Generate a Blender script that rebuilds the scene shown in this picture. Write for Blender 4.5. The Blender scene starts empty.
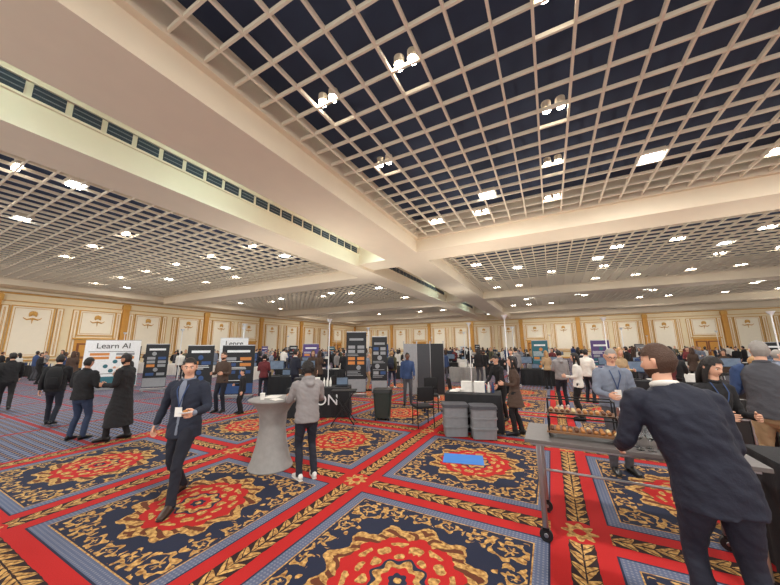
import bpy, math, random
from mathutils import Vector, Matrix, noise
random.seed(11)
scene = bpy.context.scene
COL = scene.collection
PI = math.pi

def s2l(c):
    c /= 255.0
    return c/12.92 if c <= .04045 else ((c+.055)/1.055)**2.4
def rgb(r, g, b):
    return (s2l(r), s2l(g), s2l(b), 1)

# ---------------------------------------------------------------- materials
def mat(name, col, rough=.65, metal=0., var=.15, scale=14., bump=0., emit=0., bscale=None, trans=0.):
    m = bpy.data.materials.new(name); m.use_nodes = True
    nt = m.node_tree; b = nt.nodes['Principled BSDF']
    b.inputs['Roughness'].default_value = rough
    b.inputs['Metallic'].default_value = metal
    b.inputs['Transmission Weight'].default_value = trans
    tc = nt.nodes.new('ShaderNodeTexCoord')
    n = nt.nodes.new('ShaderNodeTexNoise'); n.inputs['Scale'].default_value = scale
    n.inputs['Detail'].default_value = 3
    nt.links.new(tc.outputs['Object'], n.inputs['Vector'])
    mx = nt.nodes.new('ShaderNodeMix'); mx.data_type = 'RGBA'
    mx.inputs[6].default_value = tuple(c*(1-var) for c in col[:3])+(1,)
    mx.inputs[7].default_value = tuple(min(1, c*(1+var)) for c in col[:3])+(1,)
    nt.links.new(n.outputs['Fac'], mx.inputs[0])
    nt.links.new(mx.outputs[2], b.inputs['Base Color'])
    if bump:
        n2 = nt.nodes.new('ShaderNodeTexNoise'); n2.inputs['Scale'].default_value = bscale or scale*3
        nt.links.new(tc.outputs['Object'], n2.inputs['Vector'])
        bp = nt.nodes.new('ShaderNodeBump'); bp.inputs['Strength'].default_value = bump
        bp.inputs['Distance'].default_value = .01
        nt.links.new(n2.outputs['Fac'], bp.inputs['Height'])
        nt.links.new(bp.outputs['Normal'], b.inputs['Normal'])
    if emit:
        b.inputs['Emission Color'].default_value = col
        b.inputs['Emission Strength'].default_value = emit
    return m

class NTH:
    def __init__(s, nt): s.nt = nt
    def _set(s, sock, v):
        if isinstance(v, (int, float)): sock.default_value = v
        elif isinstance(v, tuple): sock.default_value = v
        else: s.nt.links.new(v, sock)
    def m(s, op, *a):
        n = s.nt.nodes.new('ShaderNodeMath'); n.operation = op
        for i, v in enumerate(a): s._set(n.inputs[i], v)
        return n.outputs[0]
    def mix(s, f, a, b):
        n = s.nt.nodes.new('ShaderNodeMix'); n.data_type = 'RGBA'
        s._set(n.inputs[0], f); s._set(n.inputs[6], a); s._set(n.inputs[7], b)
        return n.outputs[2]

def carpet_material():
    m = bpy.data.materials.new('carpet_pattern'); m.use_nodes = True
    nt = m.node_tree; b = nt.nodes['Principled BSDF']; b.inputs['Roughness'].default_value = .9
    b.inputs['Specular IOR Level'].default_value = .2
    h = NTH(nt); M = h.m; MX = h.mix
    tc = nt.nodes.new('ShaderNodeTexCoord'); sp = nt.nodes.new('ShaderNodeSeparateXYZ')
    nt.links.new(tc.outputs['Object'], sp.inputs[0])
    X, Y = sp.outputs[0], sp.outputs[1]
    PX, PY = 2.75, 2.87
    def fold(c, c0, P):
        t = M('ADD', M('DIVIDE', M('SUBTRACT', c, c0), P), .5)
        return M('MULTIPLY', M('SUBTRACT', M('FRACT', t), .5), P)
    lx = fold(X, -1.28, PX); ly = fold(Y, 2.53, PY)
    ax = M('ABSOLUTE', lx); ay = M('ABSOLUTE', ly)
    cmb = nt.nodes.new('ShaderNodeCombineXYZ'); nt.links.new(ax, cmb.inputs[0]); nt.links.new(ay, cmb.inputs[1])
    nz = nt.nodes.new('ShaderNodeTexNoise'); nz.inputs['Scale'].default_value = 9; nz.inputs['Detail'].default_value = 1.5
    nt.links.new(cmb.outputs[0], nz.inputs['Vector'])
    ns = nt.nodes.new('ShaderNodeSeparateColor'); nt.links.new(nz.outputs['Color'], ns.inputs[0])
    def wob(c, n, k): return M('ADD', c, M('MULTIPLY', M('SUBTRACT', n, .5), k))
    bx = wob(ax, ns.outputs[0], .13); by = wob(ay, ns.outputs[1], .13)
    ex = wob(ax, ns.outputs[0], .03); ey = wob(ay, ns.outputs[1], .03)
    hx, hy = 1.11, 1.17
    gn = nt.nodes.new('ShaderNodeTexNoise'); gn.inputs['Scale'].default_value = 24
    nt.links.new(tc.outputs['Object'], gn.inputs['Vector'])
    gold = MX(M('SMOOTH_MIN', 1.0, M('MULTIPLY', M('SUBTRACT', gn.outputs['Fac'], .33), 3.0), .05), rgb(134, 90, 50), rgb(222, 178, 108))
    red, navy, black = rgb(184, 38, 38), rgb(42, 46, 66), rgb(48, 34, 36)
    slate = rgb(94, 102, 128)
    def leaves(across, along, per):
        c = M('ABSOLUTE', across)
        ph = M('FRACT', M('DIVIDE', M('SUBTRACT', along, M('MULTIPLY', c, 1.1)), per))
        wid = M('MULTIPLY', M('SINE', M('MULTIPLY', ph, PI)), .105)
        leaf = M('LESS_THAN', c, wid)
        gap = M('GREATER_THAN', M('ABSOLUTE', M('SUBTRACT', ph, .5)), .04)
        vein = M('GREATER_THAN', c, .008)
        return M('MULTIPLY', M('MULTIPLY', leaf, gap), vein), M('LESS_THAN', c, .108)
    cx_ = M('SUBTRACT', PX/2, ex); cy_ = M('SUBTRACT', PY/2, ey)
    lv, bv = leaves(cx_, Y, .17)
    lh, bh = leaves(cy_, X, .17)
    col = MX(bh, red, black); col = MX(lh, col, gold)
    colv = MX(bv, red, black); colv = MX(lv, colv, gold)
    col = MX(M('GREATER_THAN', ax, hx), col, colv)
    rc = M('SQRT', M('ADD', M('MULTIPLY', cx_, cx_), M('MULTIPLY', cy_, cy_)))
    thc = M('ARCTAN2', cy_, cx_)
    ros = M('LESS_THAN', rc, M('ADD', .14, M('MULTIPLY', .03, M('COSINE', M('MULTIPLY', thc, 8)))))
    col = MX(M('LESS_THAN', rc, .2), col, red); col = MX(ros, col, gold)
    col = MX(M('LESS_THAN', rc, .06), col, red)
    din = M('MINIMUM', M('SUBTRACT', hx, ax), M('SUBTRACT', hy, ay))
    dd = M('MULTIPLY', M('SINE', M('MULTIPLY', M('ADD', X, Y), 90)), M('SINE', M('MULTIPLY', M('SUBTRACT', X, Y), 90)))
    band = MX(M('GREATER_THAN', dd, .35), slate, rgb(126, 130, 144))
    med = MX(M('GREATER_THAN', din, .018), navy, band)
    med = MX(M('GREATER_THAN', din, .135), med, gold)
    med = MX(M('GREATER_THAN', din, .148), med, navy)
    r = M('SQRT', M('ADD', M('MULTIPLY', ex, ex), M('MULTIPLY', M('MULTIPLY', ey, ey), .92)))
    r2 = M('SQRT', M('ADD', M('MULTIPLY', bx, bx), M('MULTIPLY', M('MULTIPLY', by, by), .92)))
    th = M('ARCTAN2', ey, ex)
    def spiral(cx, cy, R, per, sg, lob):
        dx = M('SUBTRACT', bx, cx); dy = M('SUBTRACT', by, cy)
        rr = M('SQRT', M('ADD', M('MULTIPLY', dx, dx), M('MULTIPLY', dy, dy)))
        t = M('ARCTAN2', dy, dx)
        ph = M('FRACT', M('ADD', M('DIVIDE', M('MULTIPLY', t, sg), 2*PI), M('DIVIDE', rr, per)))
        w = M('ADD', .46, M('MULTIPLY', .26, M('COSINE', M('MULTIPLY', t, lob))))
        return M('MULTIPLY', M('LESS_THAN', ph, w), M('LESS_THAN', rr, M('ADD', R, M('MULTIPLY', .03, M('COSINE', M('MULTIPLY', t, lob))))))
    scr = spiral(.78, .82, .19, .105, 1, 7)
    for a in ((.84, .46, .14, .09, -1, 6), (.46, .88, .14, .09, 1, 6), (.89, .14, .12, .09, 1, 5), (.14, .93, .12, .09, -1, 5)):
        scr = M('MAXIMUM', scr, spiral(*a))
    scr = M('MULTIPLY', scr, M('GREATER_THAN', din, .165))
    med = MX(scr, med, gold)
    def scal(R, a, n, rad=None):
        return M('LESS_THAN', rad or r, M('ADD', R, M('MULTIPLY', a, M('COSINE', M('MULTIPLY', th, n)))))
    med = MX(scal(.74, .045, 12), med, navy)
    med = MX(scal(.69, .055, 12, r2), med, gold)
    rl = M('GREATER_THAN', M('SINE', M('ADD', M('MULTIPLY', th, 24), M('MULTIPLY', r2, 42))), .2)
    med = MX(M('MULTIPLY', rl, scal(.66, .04, 12, r2)), med, rgb(104, 58, 40))
    med = MX(scal(.54, .03, 12, r2), med, red)
    fl = M('GREATER_THAN', M('MULTIPLY', M('COSINE', M('MULTIPLY', th, 8)), M('SINE', M('MULTIPLY', r2, 38))), .18)
    med = MX(M('MULTIPLY', fl, scal(.47, .0, 8)), med, gold)
    med = MX(scal(.24, .02, 8), med, navy)
    med = MX(scal(.205, .03, 8), med, gold)
    med = MX(scal(.14, .015, 8), med, red)
    med = MX(scal(.075, .01, 6), med, navy)
    med = MX(M('LESS_THAN', r, .03), med, gold)
    fieldc = MX(M('GREATER_THAN', din, 0), col, med)
    u1 = M('ADD', X, Y); v1 = M('SUBTRACT', X, Y)
    lat = M('MULTIPLY', M('SINE', M('MULTIPLY', u1, 22)), M('SINE', M('MULTIPLY', v1, 22)))
    sur = MX(M('GREATER_THAN', lat, .2), rgb(54, 60, 90), rgb(126, 132, 152))
    sur = MX(M('LESS_THAN', lat, -.62), sur, rgb(160, 124, 84))
    l1 = M('LESS_THAN', M('FRACT', M('DIVIDE', Y, 1.44)), .07); l2 = M('LESS_THAN', M('FRACT', M('DIVIDE', X, 2.75)), .05)
    sur = MX(M('MAXIMUM', l1, l2), sur, rgb(150, 52, 54))
    reg = M('MULTIPLY', M('MULTIPLY', M('GREATER_THAN', X, -8.35), M('GREATER_THAN', Y, 1.02)), M('LESS_THAN', Y, 15.2))
    fin = MX(reg, sur, fieldc)
    pn = nt.nodes.new('ShaderNodeTexNoise'); pn.inputs['Scale'].default_value = 150; pn.inputs['Detail'].default_value = 2
    nt.links.new(tc.outputs['Object'], pn.inputs['Vector'])
    hs = nt.nodes.new('ShaderNodeHueSaturation')
    nt.links.new(fin, hs.inputs['Color'])
    nt.links.new(M('ADD', .62, M('MULTIPLY', pn.outputs['Fac'], .66)), hs.inputs['Value'])
    nt.links.new(hs.outputs[0], b.inputs['Base Color'])
    bp = nt.nodes.new('ShaderNodeBump'); bp.inputs['Strength'].default_value = .25; bp.inputs['Distance'].default_value = .01
    nt.links.new(pn.outputs['Fac'], bp.inputs['Height']); nt.links.new(bp.outputs[0], b.inputs['Normal'])
    return m

# ---------------------------------------------------------------- mesh tools
class MB:
    def __init__(s): s.v = []; s.f = []; s.m = []; s.mats = []
    def mi(s, mt):
        if mt not in s.mats: s.mats.append(mt)
        return s.mats.index(mt)
    def add(s, vs, fs, mt, M=None):
        o = len(s.v)
        s.v += [tuple(M @ Vector(v)) if M else tuple(v) for v in vs]
        k = s.mi(mt)
        for f in fs: s.f.append(tuple(i+o for i in f)); s.m.append(k)
    def box(s, c, sz, mt, M=None, rz=0):
        x, y, z = sz[0]/2, sz[1]/2, sz[2]/2
        vs = [Vector((a*x, b*y, d*z)) for a in (-1, 1) for b in (-1, 1) for d in (-1, 1)]
        if rz: R = Matrix.Rotation(rz, 3, 'Z'); vs = [R @ v for v in vs]
        vs = [v+Vector(c) for v in vs]
        s.add(vs, [(0, 1, 3, 2), (4, 6, 7, 5), (0, 4, 5, 1), (2, 3, 7, 6), (0, 2, 6, 4), (1, 5, 7, 3)], mt, M)
    def tube(s, pts, rad, mt, n=12, ref=(0, 1, 0), rnd=True, sub=0, power=2., M=None):
        pts = [Vector(p) for p in pts]
        rad = [(r, r) if isinstance(r, (int, float)) else r for r in rad]
        if sub:
            P = []; R = []
            for i in range(len(pts)-1):
                p0 = pts[max(i-1, 0)]; p1 = pts[i]; p2 = pts[i+1]; p3 = pts[min(i+2, len(pts)-1)]
                q0 = rad[max(i-1, 0)]; q1 = rad[i]; q2 = rad[i+1]; q3 = rad[min(i+2, len(pts)-1)]
                for j in range(sub):
                    t = j/sub
                    w = (-.5*t+t*t-.5*t**3, 1-2.5*t*t+1.5*t**3, .5*t+2*t*t-1.5*t**3, -.5*t*t+.5*t**3)
                    P.append(p0*w[0]+p1*w[1]+p2*w[2]+p3*w[3])
                    R.append(tuple(max(.001, q0[k]*w[0]+q1[k]*w[1]+q2[k]*w[2]+q3[k]*w[3]) for k in (0, 1)))
            P.append(pts[-1]); R.append(rad[-1]); pts, rad = P, R
        N = len(pts); rings = []
        ref = Vector(ref)
        for i in range(N):
            t = (pts[min(i+1, N-1)]-pts[max(i-1, 0)]).normalized()
            b = ref-t*ref.dot(t)
            if b.length < .08:
                b = Vector((0, 0, 1))-t*t.z
                if b.length < .08: b = Vector((1, 0, 0))-t*t.x
            b.normalize(); sd = t.cross(b)
            rings.append((pts[i], sd, b, rad[i], t))
        if rnd:
            p, sd, b, r, t = rings[0]; q = min(r)
            st = [(p-t*q*o, sd, b, (r[0]*k, r[1]*k), t) for o, k in ((1, .08), (.87, .5), (.5, .87))]
            p, sd, b, r, t = rings[-1]; q = min(r)
            en = [(p+t*q*o, sd, b, (r[0]*k, r[1]*k), t) for o, k in ((.5, .87), (.87, .5), (1, .08))]
            rings = st+rings+en
        vs = []; e = 2/power
        for p, sd, b, r, t in rings:
            for j in range(n):
                a = 2*PI*j/n; c, si = math.cos(a), math.sin(a)
                vs.append(p+sd*(math.copysign(abs(c)**e, c)*r[0])+b*(math.copysign(abs(si)**e, si)*r[1]))
        fs = []
        for i in range(len(rings)-1):
            for j in range(n):
                k = (j+1) % n
                fs.append((i*n+j, i*n+k, (i+1)*n+k, (i+1)*n+j))
        fs.append(tuple(reversed(range(n)))); fs.append(tuple(range((len(rings)-1)*n, len(rings)*n)))
        s.add(vs, fs, mt, M)
    def rod(s, a, b, r, mt, n=8, r2=None):
        s.tube([a, b], [r, r2 if r2 is not None else r], mt, n=n, rnd=False)
    def ell(s, c, r, mt, nu=14, nv=9, M=None):
        vs = []; fs = []
        for i in range(nv+1):
            ph = PI*i/nv
            for j in range(nu):
                a = 2*PI*j/nu
                d = Vector((math.sin(ph)*math.cos(a), math.sin(ph)*math.sin(a), math.cos(ph)))
                vs.append(Vector(c)+Vector((d.x*r[0], d.y*r[1], d.z*r[2])))
        for i in range(nv):
            for j in range(nu):
                k = (j+1) % nu
                fs.append((i*nu+j, (i+1)*nu+j, (i+1)*nu+k, i*nu+k))
        s.add(vs, fs, mt, M)
    def lathe(s, prof, mt, n=32, c=(0, 0, 0)):
        vs = []; fs = []
        for r, z in prof:
            for j in range(n):
                a = 2*PI*j/n; vs.append((c[0]+r*math.cos(a), c[1]+r*math.sin(a), c[2]+z))
        for i in range(len(prof)-1):
            for j in range(n):
                k = (j+1) % n; fs.append((i*n+j, i*n+k, (i+1)*n+k, (i+1)*n+j))
        fs.append(tuple(reversed(range(n)))); fs.append(tuple(range((len(prof)-1)*n, len(prof)*n)))
        s.add(vs, fs, mt)
    def mesh(s, name, ang=40):
        me = bpy.data.meshes.new(name); me.from_pydata(s.v, [], s.f)
        for mt in s.mats: me.materials.append(mt)
        me.polygons.foreach_set('material_index', s.m)
        me.polygons.foreach_set('use_smooth', [True]*len(s.f))
        me.update()
        me.set_sharp_from_angle(angle=math.radians(ang))
        return me
    def obj(s, name, loc=(0, 0, 0), rz=0, sc=1, parent=None, ang=40, bevel=0):
        ob = place(s.mesh(name, ang), name, loc, rz, sc, parent)
        if bevel:
            b = ob.modifiers.new('bevel', 'BEVEL'); b.width = bevel; b.segments = 2; b.limit_method = 'ANGLE'
        return ob
def place(me, name, loc=(0, 0, 0), rz=0, sc=1, parent=None):
    ob = bpy.data.objects.new(name, me); COL.objects.link(ob)
    ob.location = loc; ob.rotation_euler = (0, 0, rz); ob.scale = (sc, sc, sc)
    if parent: ob.parent = parent
    return ob

def remesh(tmp, voxel, it=3, wr=.0, seed=0):
    me = bpy.data.meshes.new('t'); me.from_pydata(tmp.v, [], tmp.f)
    ob = bpy.data.objects.new('t', me); COL.objects.link(ob)
    md = ob.modifiers.new('r', 'REMESH'); md.mode = 'VOXEL'; md.voxel_size = voxel
    sm = ob.modifiers.new('s', 'SMOOTH'); sm.factor = .5; sm.iterations = it
    dg = bpy.context.evaluated_depsgraph_get()
    m2 = bpy.data.meshes.new_from_object(ob.evaluated_get(dg))
    vs = []
    for v in m2.vertices:
        co = v.co.copy()
        if wr:
            q = Vector((co.x*11+seed, co.y*11, co.z*17+co.x*8))
            k = noise.noise(q)+.5*noise.noise(q*2.1)
            co += v.normal*wr*(k-.15)
        vs.append(co)
    fs = [tuple(p.vertices) for p in m2.polygons]
    bpy.data.objects.remove(ob); bpy.data.meshes.remove(me); bpy.data.meshes.remove(m2)
    return vs, fs

# ---------------------------------------------------------------- people
SK1 = mat('skin_light', rgb(222, 170, 142), .5, var=.06)
SK2 = mat('skin_tan', rgb(184, 130, 100), .5, var=.06)
SK3 = mat('skin_brown', rgb(104, 70, 52), .5, var=.06)
LIP = mat('lips', rgb(172, 96, 86), .5, var=.05)
EYEW = mat('eye_white', rgb(232, 228, 222), .3, var=.02)
EYED = mat('eye_iris', rgb(38, 26, 20), .2, var=.02)
HDK = mat('hair_dark', rgb(26, 20, 18), .6, bump=.6, bscale=120)
HBR = mat('hair_brown', rgb(70, 44, 28), .6, bump=.6, bscale=120)
HGR = mat('hair_grey', rgb(150, 144, 138), .6, bump=.5, bscale=120)
HBL = mat('hair_blond', rgb(170, 132, 86), .6, bump=.5, bscale=120)
def cloth(n, c, rough=.85): return mat(n, c, rough, var=.18, scale=9, bump=.25, bscale=60)
C_NAVY = cloth('cloth_navy', rgb(34, 40, 56)); C_SUIT = cloth('suit_navy', rgb(22, 26, 44), .75)
C_BLACK = cloth('cloth_black', rgb(26, 25, 28)); C_JEAN = cloth('denim', rgb(44, 56, 82))
C_DJEAN = cloth('denim_dark', rgb(28, 31, 44)); C_GREY = cloth('cloth_grey', rgb(140, 136, 136))
C_DGREY = cloth('cloth_darkgrey', rgb(74, 74, 80)); C_WHITE = cloth('cloth_white', rgb(226, 222, 214))
C_BROWN = cloth('cloth_brown', rgb(78, 60, 50)); C_BEIGE = cloth('cloth_beige', rgb(172, 146, 112))
C_BLUE = cloth('cloth_blue', rgb(50, 70, 110)); C_SHIRT = cloth('shirt_bluegrey', rgb(122, 130, 146))
C_RED = cloth('cloth_maroon', rgb(104, 40, 44)); C_OLIVE = cloth('cloth_olive', rgb(84, 82, 60))
SHOE_B = mat('leather_black', rgb(20, 19, 20), .35); SHOE_W = mat('sneaker_white', rgb(220, 218, 214), .5)
SHOE_T = mat('leather_tan', rgb(60, 44, 36), .45)
METAL = mat('steel', rgb(170, 170, 172), .3, 1., var=.05); DMETAL = mat('black_metal', rgb(30, 30, 32), .4, .6)
BADGE = mat('badge_white', rgb(238, 236, 230), .4, var=.03)
GREYPL = mat('plastic_grey', rgb(128, 130, 134), .5); BLKPL = mat('plastic_black', rgb(22, 22, 24), .4)
DKPANEL = mat('panel_darkgrey', rgb(62, 64, 70), .5)

def hshape(d):
    x, y, z = d
    px, py, pz = .076*x, .095*y, .118*z
    if z < 0: px *= 1-.30*(-z)**1.6
    if y < 0 and z < 0: py *= 1-.45*(-z)
    if y > 0:
        py *= .95
        g = lambda cx, cz, sx, sz: math.exp(-((x-cx)/sx)**2-((z-cz)/sz)**2)
        py += .024*g(0, -.19, .13, .13)+.012*g(0, .02, .11, .2)
        py -= .011*(g(.38, .05, .19, .12)+g(-.38, .05, .19, .12))
        py += .004*g(0, .22, .6, .09)+.007*g(0, -.47, .24, .08)+.012*g(0, -.82, .35, .2)
    return Vector((px, py, pz))

def head(mb, M, skin, hair, style, glasses=False, beard=False, res=1.):
    nu, nv = int(40*res), int(36*res)
    D = []
    for i in range(nv+1):
        ph = PI*i/nv
        for j in range(nu):
            a = 2*PI*(j+.5)/nu
            D.append(Vector((math.sin(ph)*math.cos(a), math.sin(ph)*math.sin(a), math.cos(ph))))
    F = [(i*nu+j, (i+1)*nu+j, (i+1)*nu+(j+1) % nu, i*nu+(j+1) % nu) for i in range(nv) for j in range(nu)]
    vs = [hshape(d) for d in D]
    fc = lambda f: sum((D[i] for i in f), Vector())/4
    lips = []; rest = []
    for f in F:
        c = fc(f)
        (lips if (c.y > .5 and abs(c.x) < .26 and -.53 < c.z < -.41) else rest).append(f)
    mb.add(vs, rest, skin, M); mb.add(vs, lips, LIP, M)
    for sx in (-1, 1):
        mb.ell((sx*.029, .0695, .006), (.0145, .011, .0095), EYEW, 10, 8, M)
        mb.ell((sx*.029, .079, .006), (.0062, .004, .0062), EYED, 8, 6, M)
        mb.tube([(sx*.014, .092, .026), (sx*.030, .089, .031), (sx*.047, .078, .026)], [.003, .0045, .003], hair if hair != skin else HBR, n=6, M=M)
        mb.tube([(sx*.074, -.004, .022), (sx*.084, -.012, .018), (sx*.085, -.012, -.008), (sx*.075, -.002, -.028)], [(.006, .010), (.006, .014), (.006, .012), (.005, .008)], skin, n=8, sub=2, M=M)
    def shell(keep, k, off, nz_=.004, mt=hair):
        ww = []
        for d, v in zip(D, vs):
            n = noise.noise(Vector((d.x*6, d.y*6, d.z*9)))
            ww.append(v*k+d*(off+nz_*n))
        ff = [f for f in F if keep(fc(f))]
        mb.add(ww, ff, mt, M)
    def sh(c):
        if c.z > .60-.12*abs(c.x): return True
        if c.y < .12 and c.z > -.05 and not (abs(c.x) > .9 and c.z < .12): return True
        if c.y < -.2 and c.z > -.58: return True
        return c.z > .36 and abs(c.x) > .55
    if style == 'short': shell(sh, 1.03, .007)
    elif style == 'crop': shell(sh, 1.01, .003, .001)
    elif style in ('long', 'bun', 'curly'):
        shell(sh, 1.04, .012 if style != 'curly' else .022, .006 if style != 'curly' else .02)
        if style == 'long':
            mb.tube([(0, -.05, .06), (0, -.075, -.03), (0, -.085, -.13), (0, -.09, -.24)], [(.07, .05), (.082, .045), (.085, .04), (.06, .022)], hair, n=14, sub=3, M=M)
            for sx in (-1, 1):
                mb.tube([(sx*.060, .02, .06), (sx*.078, .0, -.03), (sx*.078, .005, -.12), (sx*.07, .02, -.2)], [(.016, .03), (.016, .035), (.02, .03), (.012, .018)], hair, n=8, sub=3, M=M)
        if style == 'bun': mb.ell((0, -.11, .06), (.04, .035, .04), hair, M=M)
    elif style == 'cap':
        shell(lambda c: c.z > .30, 1.05, .008, 0)
        shell(lambda c: c.y < -.1 and -.5 < c.z < .35, 1.02, .005, .002)
        mb.tube([(0, .08, .045), (0, .15, .035)], [(.065, .008), (.055, .004)], hair, n=10, ref=(0, 0, 1), M=M)
    if beard: shell(lambda c: c.z < -.32 and c.y > -.25 and not (c.y > .5 and abs(c.x) < .24 and c.z > -.55), 1.02, .005, .002)
    if glasses:
        for sx in (-1, 1):
            pts = [(sx*.032+.021*math.cos(a), .099-.006*abs(math.cos(a)), .006+.016*math.sin(a)) for a in [2*PI*i/12 for i in range(13)]]
            mb.tube(pts, [.0016]*13, BLKPL, n=5, rnd=False, M=M)
            mb.tube([(sx*.053, .093, .01), (sx*.08, -.005, .012)], [.0018]*2, BLKPL, n=5, M=M)
        mb.tube([(-.011, .1, .01), (.011, .1, .01)], [.0016]*2, BLKPL, n=5, M=M)

def hand(mb, w, d, th, side, curl, skin, n=7):
    d = d.normalized(); th = (th-d*th.dot(d)).normalized()
    nrm = d.cross(th)*(-side)
    w = w-d*.01
    mb.tube([w-d*.02, w+d*.02, w+d*.06, w+d*.092], [(.024, .017), (.032, .015), (.041, .014), (.040, .011)], skin, n=10, ref=nrm, sub=2)
    for k, (o, L) in enumerate(((.030, .070), (.010, .079), (-.011, .073), (-.030, .057))):
        p = w+d*.088+th*o; pts = [p-d*.012]
        spread = th*(o*.9)
        pts.append(p)
        for q, sgm in enumerate((.46, .32, .22)):
            a2 = curl*(.5+.35*q)+.08*k*curl
            ang = a2 if q == 0 else ang+curl*.6
            dd = (d*math.cos(ang)+nrm*math.sin(ang)+spread*.5).normalized()
            p = p+dd*L*sgm; pts.append(p)
        mb.tube(pts, [.0092, .0092, .0088, .0080, .0068], skin, n=n, ref=nrm)
    b = w+d*.022+th*.026
    tdir = (d*.62+th*.62+nrm*.35).normalized()
    p1 = b+tdir*.036; p2 = p1+(d*.85+th*.2+nrm*.45).normalized()*.030; p3 = p2+(d*.9+nrm*.5).normalized()*.024
    mb.tube([b-tdir*.014, b, p1, p2, p3], [.013, .0125, .0108, .0095, .0075], skin, n=n, ref=nrm)
    return w+d*.09+nrm*.03

DOWN = ((.16, .02, -1), (.05, .28, -1), (0, 1, 0), .5)
BENT = ((.22, .05, -1), (-.25, 1, .05), (0, 0, 1), .9)
BACK = ((.16, -.38, -1), (.06, .1, -1), (0, 1, 0), .5)
FORW = ((.14, .35, -1), (.0, .75, -.7), (0, .3, 1), .5)
PHONE = ((.15, .2, -1), (-.35, .9, .75), (.2, 0, 1), 1.1)
def person_mesh(name, top=C_BLACK, bottom=C_DJEAN, shoe=SHOE_B, skin=SK1, hair=HDK, style='short', L=DOWN, R=DOWN,
                feet=((-.10, 0, 0), (.11, .03, 0)), lean=(0, 0), yaw=0, pitch=0, build=1., fem=False, hem=.84, voxel=.013, shirt=None,
                lanyard=False, glasses=False, beard=False, hood=False, pack=None, sleeve=None, res=1., openfront=0, extras=None, bag=None):
    mb = MB(); sd = random.random()*50
    HZ = .915; dz = 0
    for k, ft in enumerate(feet):
        dx = ft[0]-(-.085 if k == 0 else .085); dd = math.hypot(dx, ft[1])
        need = math.sqrt(max(.01, .838**2-dd*dd))+.085+ft[2]
        dz = min(dz, need-HZ)
    off = Vector((0, 0, dz))
    t = MB()
    hw = .165 if not fem else .168
    t.tube([Vector((0, 0, .86))+off, Vector((0, 0, .95))+off, Vector((0, 0, 1.03))+off], [(hw*build, .112*build), (hw*build, .112*build), ((.14 if not fem else .125)*build, .1*build)], bottom, n=16, sub=2)
    for k, ft in enumerate(feet):
        sx = -1 if k == 0 else 1
        H = Vector((sx*.085, 0, HZ))+off; A = Vector((ft[0], ft[1]-.02, .085+ft[2]))
        v = A-H; d = min(v.length, .845); l1, l2 = .425, .422
        a = (l1*l1-l2*l2+d*d)/(2*d); hh = math.sqrt(max(0, l1*l1-a*a)); u = v.normalized()
        fw = Vector((sx*.08, 1, 0)); fw = (fw-u*fw.dot(u)).normalized()
        K = H+u*a+fw*(hh+.008)
        bb = build
        t.tube([H+Vector((0, 0, .03)), H.lerp(K, .4), K, K.lerp(A, .35)-fw*.012, A.lerp(K, .08), A+Vector((0, 0, -.035))],
               [(.088*bb, .098*bb), (.08*bb, .086*bb), (.062, .066), (.060, .066), (.054, .058), (.056, .062)], bottom, n=14, sub=3, rnd=False)
        yw = -sx*.14
        Rm = Matrix.Translation(Vector((ft[0], ft[1]-.02, ft[2]))) @ Matrix.Rotation(yw, 4, 'Z') @ Matrix.Rotation(-1.6*ft[2] if ft[1] < 0 else .9*ft[2], 4, 'X')
        mb.tube([(0, -.055, .055), (0, 0, .06), (0, .08, .048), (0, .155, .034), (0, .195, .028)], [(.036, .045), (.039, .05), (.044, .036), (.043, .024), (.034, .017)], shoe, n=12, ref=(0, 0, 1), sub=2, M=Rm)
        mb.tube([(0, -.075, .009), (0, .0, .009), (0, .11, .009), (0, .20, .009)], [(.034, .009), (.037, .009), (.047, .009), (.036, .009)], BLKPL if shoe != SHOE_W else shoe, n=12, ref=(0, 0, 1), sub=2, M=Rm)
    vs, fs = remesh(t, voxel, 3, .007, sd); mb.add(vs, fs, bottom)
    def sp(z):
        k = max(0, (z-.9)/.5)
        return Vector((lean[0]*k, lean[1]*k-.012*math.sin(k*3), z-.5*(lean[0]**2+lean[1]**2)*k))+off
    B = build; t = MB()
    if not fem: prof = [(hem, .185, .137), (.95, .176, .13), (1.08, .162, .122), (1.22, .172, .127), (1.33, .182, .122), (1.405, .165, .10), (1.45, .115, .082), (1.485, .075, .068)]
    else: prof = [(hem, .182, .132), (.95, .17, .125), (1.08, .134, .104), (1.22, .15, .125), (1.33, .16, .115), (1.40, .145, .09), (1.45, .10, .075), (1.48, .066, .06)]
    if hem < .7: prof = [(hem, .24, .2), ((hem+.9)/2, .215, .165)]+prof[1:]
    t.tube([sp(z) if z > .7 else Vector((0, 0, z)) for z, a, b in prof], [(a*B, b*B) for z, a, b in prof], top, n=20, sub=3, rnd=False, power=2.2)
    shw = (.175 if not fem else .152)*B; hands = []
    sleeves = MB() if sleeve else t
    for sx, ar in ((-1, L), (1, R)):
        S = sp(1.395)+Vector((sx*shw, 0, 0))
        u = Vector((ar[0][0]*sx, ar[0][1], ar[0][2])).normalized(); f = Vector((ar[1][0]*sx, ar[1][1], ar[1][2])).normalized()
        E = S+u*.285; W = E+f*.245
        k = (1. if not fem else .88)*(1+(B-1)*.7)
        sleeves.tube([S+Vector((-sx*.05, 0, .008)), S, S+u*.12, E-u*.03, E+f*.03, E+f*.13, W-f*.0], [.055*k, .066*k, .062*k, .053*k, .051*k, .047*k, .040*k], top, n=12, sub=2, rnd=False)
        th = Vector((ar[2][0]*sx, ar[2][1], ar[2][2]))
        if shirt: mb.tube([W-f*.02, W+f*.012], [.034*k, .034*k], shirt, n=12)
        g = hand(mb, W, f, th, sx, ar[3], skin, n=7 if res >= 1 else 5)
        hands.append(g)
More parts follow.
